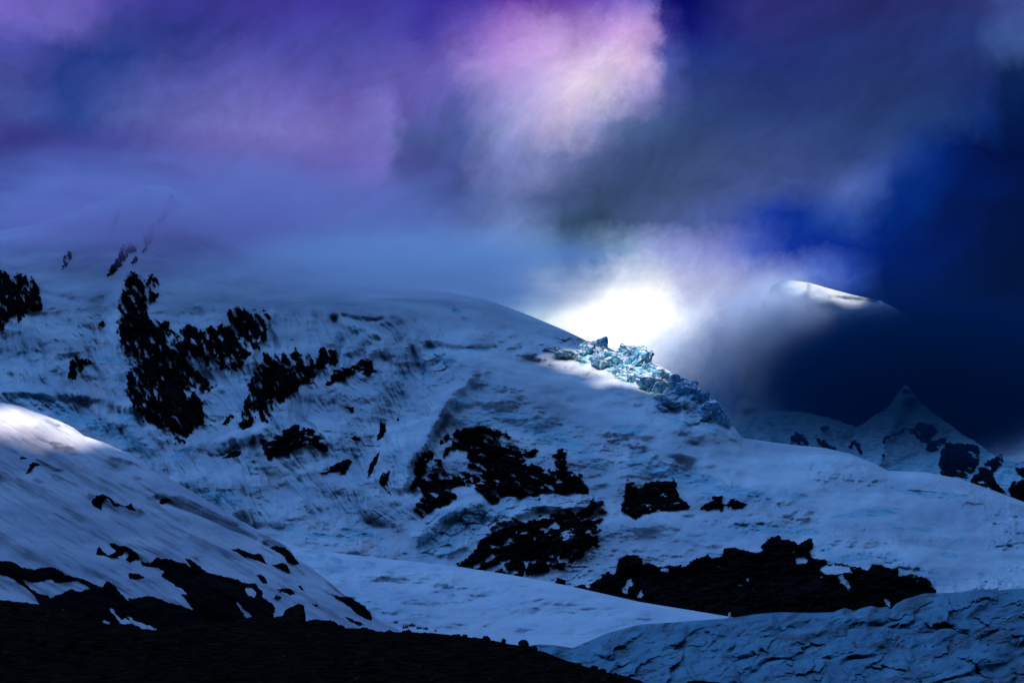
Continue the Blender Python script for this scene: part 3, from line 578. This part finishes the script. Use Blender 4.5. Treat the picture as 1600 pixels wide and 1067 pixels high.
RF = [
 ("dark rock knob on the hazy far ridge, tiny summit speck", [(1410,612),(1414,605),(1420,608),(1422,614),(1414,615)], 0.1),
 ("small dark rock patch just under the summit speck of the hazy far ridge", [(1414,632),(1420,623),(1434,622),(1433,627),(1422,632),(1416,634)], 0.1),
 ("black rock cluster on the right shoulder of the hazy far peak", [(1420,672),(1430,664),(1443,656),(1450,660),(1462,665),(1465,678),(1460,684),(1448,692),(1440,690),(1428,680)], 0.45),
 ("black rock knuckle under the cluster on the hazy far peak", [(1446,700),(1455,688),(1470,684),(1480,682),(1478,690),(1470,700),(1458,706),(1449,705)], 0.25),
 ("large black crag behind the right end of the white shoulder", [(1470,705),(1476,692),(1490,692),(1505,690),(1522,692),(1530,700),(1532,718),(1522,735),(1515,748),(1500,746),(1470,742),(1466,725)], 0.25),
 ("stepped black crag right of the large one, behind the white shoulder", [(1516,752),(1525,735),(1540,722),(1555,712),(1566,708),(1568,720),(1560,732),(1552,740),(1558,755),(1570,765),(1575,780),(1545,775),(1525,770)], 0.3),
 ("black crag cut by the right edge of the picture", [(1580,732),(1590,728),(1605,732),(1640,745),(1640,800),(1585,790),(1575,765),(1582,750),(1600,748),(1590,740)], 0.2),
 ("thin dark rock arc on the left of the hazy far peak", [(1378,692),(1385,680),(1400,677),(1412,668),(1420,668),(1408,676),(1395,682),(1386,684),(1382,694)], 0.2),
 ("tiny dark rock below the rock arc on the hazy far peak", [(1377,712),(1380,704),(1384,713),(1380,716)], 0.1),
 ("hooked dark rock on the haze-blue snow between the two far peaks", [(1326,700),(1330,688),(1336,686),(1342,692),(1348,705),(1346,711),(1338,703),(1334,693),(1330,702)], 0.1),
 ("slanting dark rock patch on the low hazy dome", [(1272,683),(1280,686),(1292,690),(1306,700),(1308,705),(1296,705),(1290,710),(1282,698)], 0.3),
 ("round dark rock patch at the left of the low hazy dome", [(1232,706),(1236,680),(1242,674),(1256,680),(1264,692),(1260,700),(1248,700)], 0.35),
 ("faint dark rock on top of the low hazy dome", [(1280,668),(1288,664),(1296,670),(1286,674)], 0.2),
]
for lab, poly, frag in RF: rock('rock_outcrop', poly, F_depth, lab, amp=14.0, frag=frag, ang=20, bite=3, step=0.8, sc=0.8)
RC = [
 ("long black rock slab along the bottom left of the near snow slope",
  [(-60,870),(0,875),(20,878),(35,885),(55,890),(62,887),(85,885),(98,890),(102,897),(115,900),(130,905),(145,910),(160,917),(165,908),(172,910),(185,920),(190,928),(200,935),(215,932),(235,930),(265,940),(290,948),(315,958),(335,972),(335,1000),(100,1000),(70,960),(55,935),(45,922),(25,908),(10,900),(0,898),(-60,890)],
  ([(37,906),(48,911),(62,909),(80,905),(85,912),(100,910),(120,908),(141,920),(125,922),(112,920),(100,925),(82,932),(60,926),(50,920)], [(171,948),(176,952),(190,970),(196,966),(208,974),(188,975),(182,965)], [(197,962),(215,972),(225,973),(244,982),(228,984),(210,976)], [(93,951),(112,958),(100,957)], [(157,974),(163,969),(172,974)]), 0.06, 20, 4),
 ("biggest black rock slab on the near snow slope, above the moraine",
  [(218,872),(226,878),(235,878),(245,870),(270,875),(290,880),(300,886),(287,872),(300,874),(322,892),(345,898),(370,905),(385,910),(400,912),(410,925),(410,932),(425,942),(430,950),(425,975),(400,985),(300,985),(300,950),(282,928),(292,926),(280,918),(250,900),(255,893),(248,888),(235,885),(222,884)],
  ([(384,918),(393,918),(400,926),(395,932),(387,928)], [(369,940),(376,947),(394,963),(386,964),(379,955)]), 0.05, 25, 4),
 ("ragged black rock in the shape of a mask above the slabs on the near slope", [(148,866),(155,853),(160,860),(165,862),(168,866),(180,862),(170,848),(195,852),(205,855),(217,868),(215,875),(203,880),(195,873),(200,865),(193,860),(190,868),(175,872),(165,868)], (), 0.1, 20, 3),
 ("small oval black rock on the snow between the two slabs", [(200,898),(205,894),(218,895),(228,903),(215,905),(202,904)], (), 0.05, 20, 2.5),
 ("curved black rock in a hollow in the middle of the near slope", [(142,783),(150,773),(160,772),(170,775),(182,786),(195,790),(205,785),(213,799),(195,792),(180,792),(166,778),(160,785),(160,797),(145,790)], (), 0.05, 20, 3),
 ("small black rock at the head of the dark groove in the near slope", [(247,787),(252,778),(262,777),(268,780),(256,788)], (), 0.05, 20, 2.5),
 ("small black rock hook high on the left of the near slope", [(36,742),(45,732),(46,724),(55,721),(64,727),(54,729),(46,738)], (), 0.05, 20, 2.5),
 ("tiny black rock sliver beside the rock hook on the near slope", [(28,716),(36,713),(43,716),(36,718)], (), 0.05, 20, 2),
 ("smooth black rock lens under a snow lip on the near slope", [(361,858),(368,856),(385,860),(400,865),(408,866),(418,881),(400,876),(378,868)], (), 0.05, 20, 3),
 ("black rock under the overhanging snow lip at the crest of the near slope", [(421,856),(432,853),(446,854),(455,865),(470,881),(462,883),(448,879),(442,868),(432,862)], (), 0.05, 20, 3),
 ("black rock wedge just beneath the one at the crest of the near slope", [(424,882),(434,881),(442,878),(450,884),(455,896),(445,893),(434,887)], (), 0.05, 20, 3),
 ("small slanting black stone low on the near slope above the moraine", [(401,897),(408,897),(415,903),(418,911),(412,912),(405,904)], (), 0.05, 20, 2),
 ("flat black stone low on the near slope, middle one of three", [(429,919),(440,920),(452,919),(462,927),(455,929),(440,924)], (), 0.05, 20, 2),
 ("thin black stone at the right of the flat stone low on the near slope", [(464,914),(470,915),(480,923),(472,921)], (), 0.05, 20, 2),
 ("round black stone right above the moraine", [(428,933),(432,929),(438,931),(439,936),(432,938)], (), 0.05, 20, 2),
 ("long black rock strip at the lower right tip of the near slope", [(515,925),(522,928),(535,932),(548,934),(562,942),(573,950),(580,960),(581,970),(568,966),(553,954),(540,942),(525,934)], (), 0.05, 30, 3),
 ("short thin black rock strip near the moraine below the long strip", [(536,963),(545,964),(558,970),(571,976),(560,976),(546,970)], (), 0.05, 25, 2),
 ("tiny black pebble-like rock in the lower snow of the near slope", [(487,942),(495,944),(494,946),(488,944)], (), 0.0, 20, 1.5),
]
for lab, poly, holes, frag, ang, bite in RC:
    rock('rock_outcrop', poly, C_depth, lab, holes, amp=3.5, frag=frag, ang=ang, bite=bite, step=0.8, sc=0.9)

# ------------------------------------------------------------------ serac blocks of the icefall on the skyline
def ice_mat():
    m, t, b = new_mat("blue_serac_ice")
    ob = N(t, 'ShaderNodeTexCoord').outputs['Object']
    n1 = NOISE(t, ob, 0.08, 7, 0.65, 1.0)
    c = MIX(t, MAPR(t, n1.outputs['Fac'], 0.38, 0.62), (0.03, 0.24, 0.42), (0.22, 0.56, 0.74))
    sp = N(t, 'ShaderNodeSeparateXYZ'); g = N(t, 'ShaderNodeNewGeometry'); t.links.new(g.outputs['Normal'], sp.inputs[0])
    c = MIX(t, MAPR(t, sp.outputs[2], 0.35, 0.6), c, (0.8, 0.83, 0.88))       # snow cap on the flat tops
    t.links.new(c, b.inputs['Base Color']); b.inputs['Roughness'].default_value = 0.55
    bump(t, b, n1.outputs['Fac'], 1.0, 3.0); return m
SERAC = ice_mat()
def lump(name, px, py, D, w, h, dp, mat, seed, facet=0.35, sub=4, flat=0.0, sink=0.25, rotz=0.0, label=None, cat=None, group=None, tilt=0.0, ice=False):
    bm = bmesh.new(); bmesh.ops.create_icosphere(bm, subdivisions=sub, radius=1.0)
    rng = random.Random(seed)
    planes = [(Vector((rng.gauss(0, 1), rng.gauss(0, 1), rng.gauss(0, .8))).normalized(), rng.uniform(0.55, 0.85)) for _ in range(12)]
    for v in bm.verts:
        for n, d in planes:
            e = v.co.dot(n) - d
            if e > 0: v.co -= n * e
    k = w / (2 * D) * 0 + 1
    m = D / FPX
    co = np.array([v.co[:] for v in bm.verts])
    if ice: q0 = cells(co[:, 0] * 2.6 + seed + co[:, 1], co[:, 2] * 1.5 + co[:, 1], seed)
    q = fbm(co[:, 0] * 2 + seed, co[:, 2] * 2 + co[:, 1] * 1.3, seed, 5, 0.6)
    if ice: q = q * 0.8 + (q0[0] - 0.5) * 0.9 + q0[1] * 0.5 - 0.8 * (1 - ss(0, 0.18, q0[2]))
    for v, s in zip(bm.verts, q):
        v.co = v.co * (1 + facet * s * 0.5)
        v.co = Vector((v.co.x * w * m / 1.5, v.co.y * dp / 1.5, v.co.z * h * m / 1.5))
    bmesh.ops.rotate(bm, verts=bm.verts, cent=(0, 0, 0), matrix=Matrix.Rotation(R(tilt), 3, 'Y') @ Matrix.Rotation(rotz, 3, 'Z'))
    me = bpy.data.meshes.new(name); bm.to_mesh(me); bm.free(); me.materials.append(mat)
    for p in me.polygons: p.use_smooth = facet < 0.3
    o = bpy.data.objects.new(name, me); p = P(px, py, D); o.location = [float(v) for v in p]
    link(o)
    if label: tag(o, label, cat, group)
    return o
def E1(px, py): return float(E_depth(np.array([[float(px)]]), np.array([[float(py)]]))[0, 0])
SER = [
 (868,550,24,9,12,"dark flat ice block at the upper left end of the skyline icefall"),
 (893,553,20,9,8,"low dark blue ice block second from the left in the skyline icefall"),
 (912,552,14,18,0,"narrow turquoise ice block leaning on the big turquoise wall"),
 (930,549,28,26,10,"big bright turquoise ice wall at the left of the skyline icefall"),
 (935,562,14,12,0,"small white-capped ice lump under the big turquoise wall"),
 (955,566,30,16,18,"rounded snow-topped ice block between the turquoise wall and the white knob"),
 (981,552,22,16,10,"white rounded ice knob standing highest on the skyline crest"),
 (998,568,22,26,30,"bright turquoise ice face just right of the white knob"),
 (975,588,26,16,35,"cracked pale ice block under the white knob"),
 (992,590,14,20,0,"deep blue ice notch block below the bright turquoise face"),
 (1020,578,22,9,25,"small dark blue ice hump on the crest right of the turquoise face"),
 (1008,587,14,10,10,"small rounded dark blue ice lump below the crest hump"),
 (1032,600,42,24,22,"widest dark blue ice block of the skyline icefall"),
 (1058,602,18,18,30,"blue ice block joined to the right of the widest one"),
 (1078,611,24,20,40,"split blue ice tower right of the gap in the icefall"),
 (1098,624,18,20,45,"steep dark blue ice tower on the descending crest"),
 (1112,640,18,22,50,"shadowed ice block low on the descending crest"),
 (1128,660,20,14,50,"lowest ice block where the icefall meets the white shoulder"),
 (1048,629,26,8,22,"flat blue ice shelf on the slope below the widest block"),
 (1034,640,13,7,15,"small dark ice fragment left below the flat shelf"),
 (1028,622,9,6,15,"tiny ice fragment between the widest block and the flat shelf"),
]
for i, (x, y, w, h, t, lab) in enumerate(SER):
    D = E1(x, y + 4)
    lump('ice_block', x, y + 1, D + 10, w * 1.5, h * 1.5, max(w, h) * 1.6, SERAC, 300 + i, 0.7, 5, tilt=t, ice=True, label=lab, cat='ice block', group='ice blocks of the skyline icefall')

# ------------------------------------------------------------------ moraine boulders
def A1(px, py): return float(A_depth(np.array([[float(px)]]), np.array([[float(py)]]))[0, 0])
for i, (x, y, r, lab) in enumerate([(726,993,4.5,"small black boulder on the moraine skyline, first from the left of four"), (760,998,8,"rounded black boulder on the moraine skyline, second from the left"),
     (787,1001,5,"small black boulder between the two larger ones on the moraine skyline"), (817,1007,10,"largest black boulder at the right end of the moraine skyline"),
     (460,958,24,"big dark rock hump on the moraine in front of the near slope")]):
    lump('boulder', x, y, A1(x, y + 2) - 0.3, r * 1.5, r * 1.1, r * 0.07, STONE, 500 + i, 0.5, 3, label=lab, cat='boulder', group='boulders on the moraine skyline')
protos = []
rng = random.Random(5)
for i in range(150):
    x = rng.uniform(-20, 990); y0 = float(A_CREST(np.array([x]))[0]); y = y0 + (1.5 if i % 4 == 0 else 8 + (1075 - y0) * rng.random() ** 0.8)
    if y > 1072: continue
    r = rng.uniform(2.5, 9) * (0.6 + 0.8 * (y - 930) / 140)
    D = A1(x, y) - 0.02 * r
    if len(protos) < 6:
        o = lump('moraine_boulder', x, y, D, r * 1.6, r * 1.1, r * 0.07, STONE, 700 + i, 0.5, 3); protos.append((o, r * D)); 
    else:
        pr, rd = protos[i % 6]; o = pr.copy(); COL.objects.link(o); s = r * D / rd
        o.scale = (s, s, s * rng.uniform(.7, 1.1)); o.rotation_euler = (0, 0, rng.uniform(0, 6)); o.location = [float(v) for v in P(x, y, D)]
    tag(o, "dark boulder lying among the rubble of the black moraine", 'boulder', 'boulders strewn over the black moraine')

# ------------------------------------------------------------------ spiky shrubs at the foot of the snowfield, and the small ice spike
def T1(px, py): return float(T_depth(np.array([[float(px)]]), np.array([[float(py)]]))[0, 0])
TW = new_mat("dark_twigs")[0]; TW.node_tree.nodes['Principled BSDF'].inputs['Base Color'].default_value = (0.012, 0.009, 0.008, 1)
def shrub(px, py, h, seed, lab):
    D = T1(px, py); m = D / FPX; rng = random.Random(seed); bm = bmesh.new()
    for k in range(46):
        a = rng.uniform(0, 6.28); t = rng.uniform(0.05, 0.9); L = h * m * rng.uniform(0.45, 1.0)
        d = Vector((math.cos(a) * t, math.sin(a) * t, 1)).normalized(); b0 = Vector((rng.uniform(-.35, .35) * h * m, rng.uniform(-.3, .3) * h * m, -0.25 * h * m))
        r = 0.055 * h * m; q = d.to_track_quat('Z', 'Y').to_matrix()
        mid = b0 + d * L * 0.6; tip = mid + (d + Vector((rng.gauss(0, .35), rng.gauss(0, .35), .2))).normalized() * L * 0.5
        rings = []
        for c, rr in ((b0, r), (mid, r * 0.7)):
            rings.append([bm.verts.new(c + q @ Vector((math.cos(u) * rr, math.sin(u) * rr, 0))) for u in (0, 2.09, 4.19)])
        tv = bm.verts.new(tip)
        for i in range(3):
            j = (i + 1) % 3; bm.faces.new((rings[0][i], rings[0][j], rings[1][j], rings[1][i])); bm.faces.new((rings[1][i], rings[1][j], tv))
    me = bpy.data.meshes.new('shrub'); bm.to_mesh(me); bm.free(); me.materials.append(TW)
    o = bpy.data.objects.new('shrub', me); o.location = [float(v) for v in P(px, py, D)]; link(o)
    tag(o, lab, 'shrub', 'spiky shrubs at the foot of the snowfield')
for i, (x, y, h, lab) in enumerate([(619,973,7,"small dark spiky shrub standing alone at the left of the row on the snow"), (633,980,9,"dark spiky shrub, second from the left in the row above the moraine"),
    (643,978,10,"tallest dark spiky shrub in the middle of the row above the moraine"), (655,982,8,"bushy dark shrub right of the tallest one above the moraine"),
    (665,983,8,"dark spiky shrub, second from the right above the moraine"), (680,986,5,"lowest thin dark shrub at the right end of the row")]):
    shrub(x, y, h, 40 + i, lab)
lump('ice_spike', 1140, 962, 1500., 5, 9, 3, FRESH, 77, 0.5, 3, label="tiny white ice spike at the tip of the pale snow tongue", cat='ice spike')

# ------------------------------------------------------------------ unseen cloud-like blocker added between sun and scene: its gaps let single sunbeams through
def sun_blocker():
    n = np.array(SUN); e1 = np.cross((0, 0, 1), n); e1 /= np.linalg.norm(e1); e2 = np.cross(n, e1)
    C0 = np.array((0, 4200, 500.0)) + n * 7500
    HW, HH, st = 6500, 5800, 24.0
    gx = np.arange(-HW, HW, st); gy = np.arange(-HH, HH, st)
    U, Vv = np.meshgrid(gx, gy)
    gaps = [ (P(70., 655., 1700.), 0), ]
    keep = np.ones(U.shape, bool)
    for pt, (ru, rv, rt) in BEAMS:
        d = np.array(pt) - C0; u0, v0 = d @ e1, d @ e2
        x, y = rot(U - u0, Vv - v0, rt)
        q = np.sqrt((x / ru) ** 2 + (y / rv) ** 2) + 0.25 * fbm(U / 90., Vv / 90., 201, 4)
        keep &= q > 1
    edge = np.sqrt((U / HW) ** 2 + (Vv / HH) ** 2) + 0.12 * fbm(U / 900., Vv / 900., 203, 5)
    keep &= edge < 1.0
    th = 260 + 220 * fbm(U / 700., Vv / 500., 205, 5)
    th = th * np.clip((1.02 - edge) * 5, 0.05, 1)
    base = C0 + U[..., None] * e1 + Vv[..., None] * e2
    lumpv = 240 * fbm(U / 900., Vv / 700., 207, 5)
    A = base + n * (lumpv + th)[..., None]; B = base + n * (lumpv - th * 0.6)[..., None]
    # close to the gaps the blocker thins out so that beams stay open
    F = grid_faces(*U.shape); k = keep[:-1, :-1] & keep[1:, :-1] & keep[1:, 1:] & keep[:-1, 1:]; F = F[k.ravel()]
    V = A.reshape(-1, 3); Vb = B.reshape(-1, 3)
    used, inv = np.unique(F, return_inverse=True); F = inv.reshape(-1, 4); V = V[used]; Vb = Vb[used]; m = len(V)
    e = np.concatenate([F[:, [0, 1]], F[:, [1, 2]], F[:, [2, 3]], F[:, [3, 0]]]); key = e[:, 0].astype(np.int64) * m + e[:, 1]; rk = e[:, 1].astype(np.int64) * m + e[:, 0]
    bd = e[~np.isin(key, rk)]; side = np.stack([bd[:, 1], bd[:, 0], bd[:, 0] + m, bd[:, 1] + m], -1)
    mt, t, b = new_mat("sun_blocker_skin"); b.inputs['Base Color'].default_value = (0.7, 0.72, 0.8, 1); b.inputs['Roughness'].default_value = 1; b.inputs['Specular IOR Level'].default_value = 0  # pale grey skin of the added sun blocker
    o = mesh_np('sun_blocker', np.concatenate([V, Vb]), np.concatenate([F, F[:, ::-1] + m, side]), mt); tag(o, kind='structure')
def CP(px, py): return P(float(px), float(py), float(C_depth(np.array([[float(px)]]), np.array([[float(py)]]))[0, 0]))
def EP(px, py): return P(float(px), float(py), E1(px, py))
BEAMS = [(CP(35, 655), (46, 17, 0)), (CP(95, 676), (36, 11, 20)),
         (EP(965, 572), (120, 52, 0)), (EP(1010, 600), (60, 40, 0)),
         (P(1290., 455., 9700.), (170, 110, 0)),
         (P(1190., 495., 7700.), (430, 330, 0))]
sun_blocker()

# ------------------------------------------------------------------ mist
def mist(name, center, radii, dens, color, seed, nscale, label=None, edge=(1.0, 0.35), nlo=0.35, nhi=0.6, rotz=0, g=0.35):
    bm = bmesh.new(); bmesh.ops.create_icosphere(bm, subdivisions=4, radius=1.0)
    me = bpy.data.meshes.new(name); bm.to_mesh(me); bm.free()
    o = bpy.data.objects.new(name, me); o.location = center; o.scale = radii; o.rotation_euler = (0, rotz, 0); link(o)
    m = bpy.data.materials.new(name); m.use_nodes = True; t = m.node_tree; t.nodes.clear()
    ob = N(t, 'ShaderNodeTexCoord').outputs['Object']
    ln = N(t, 'ShaderNodeVectorMath', operation='LENGTH'); t.links.new(ob, ln.inputs[0])
    fall = MAPR(t, ln.outputs['Value'], edge[0], edge[1], 0, 1)
    if nscale:
        mp = N(t, 'ShaderNodeMapping'); t.links.new(ob, mp.inputs[0]); mp.inputs['Location'].default_value = (seed, 0, 0)
        n = NOISE(t, mp.outputs[0], nscale, 3, 0.55)
        fall = M(t, 'MULTIPLY', fall, MAPR(t, n.outputs['Fac'], nlo, nhi, 0.15, 1))
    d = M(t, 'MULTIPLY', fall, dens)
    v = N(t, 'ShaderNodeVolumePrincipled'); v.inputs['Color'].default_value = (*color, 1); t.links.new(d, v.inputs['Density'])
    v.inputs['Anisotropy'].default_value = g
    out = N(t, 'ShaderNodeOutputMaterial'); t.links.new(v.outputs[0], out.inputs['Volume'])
    me.materials.append(m)
    return tag(o, kind='stuff')
def V3(p): return [float(v) for v in p]
mist('mist', V3(P(250., 352., 4550.)), (860, 500, 200), 0.0120, (0.97, 0.72, 0.90), 1, 5.0, nlo=0.36, nhi=0.66, edge=(1.0, 0.0))
mist('mist', V3(P(650., 432., 4300.)), (600, 420, 105), 0.0100, (1.0, 0.97, 1.0), 6, 3.0)
mist('mist', V3(P(1215., 525., 7500.)), (260, 400, 280), 0.0065, (0.80, 0.90, 1.0), 3, 3.5, nlo=0.32, nhi=0.56, g=-0.15)
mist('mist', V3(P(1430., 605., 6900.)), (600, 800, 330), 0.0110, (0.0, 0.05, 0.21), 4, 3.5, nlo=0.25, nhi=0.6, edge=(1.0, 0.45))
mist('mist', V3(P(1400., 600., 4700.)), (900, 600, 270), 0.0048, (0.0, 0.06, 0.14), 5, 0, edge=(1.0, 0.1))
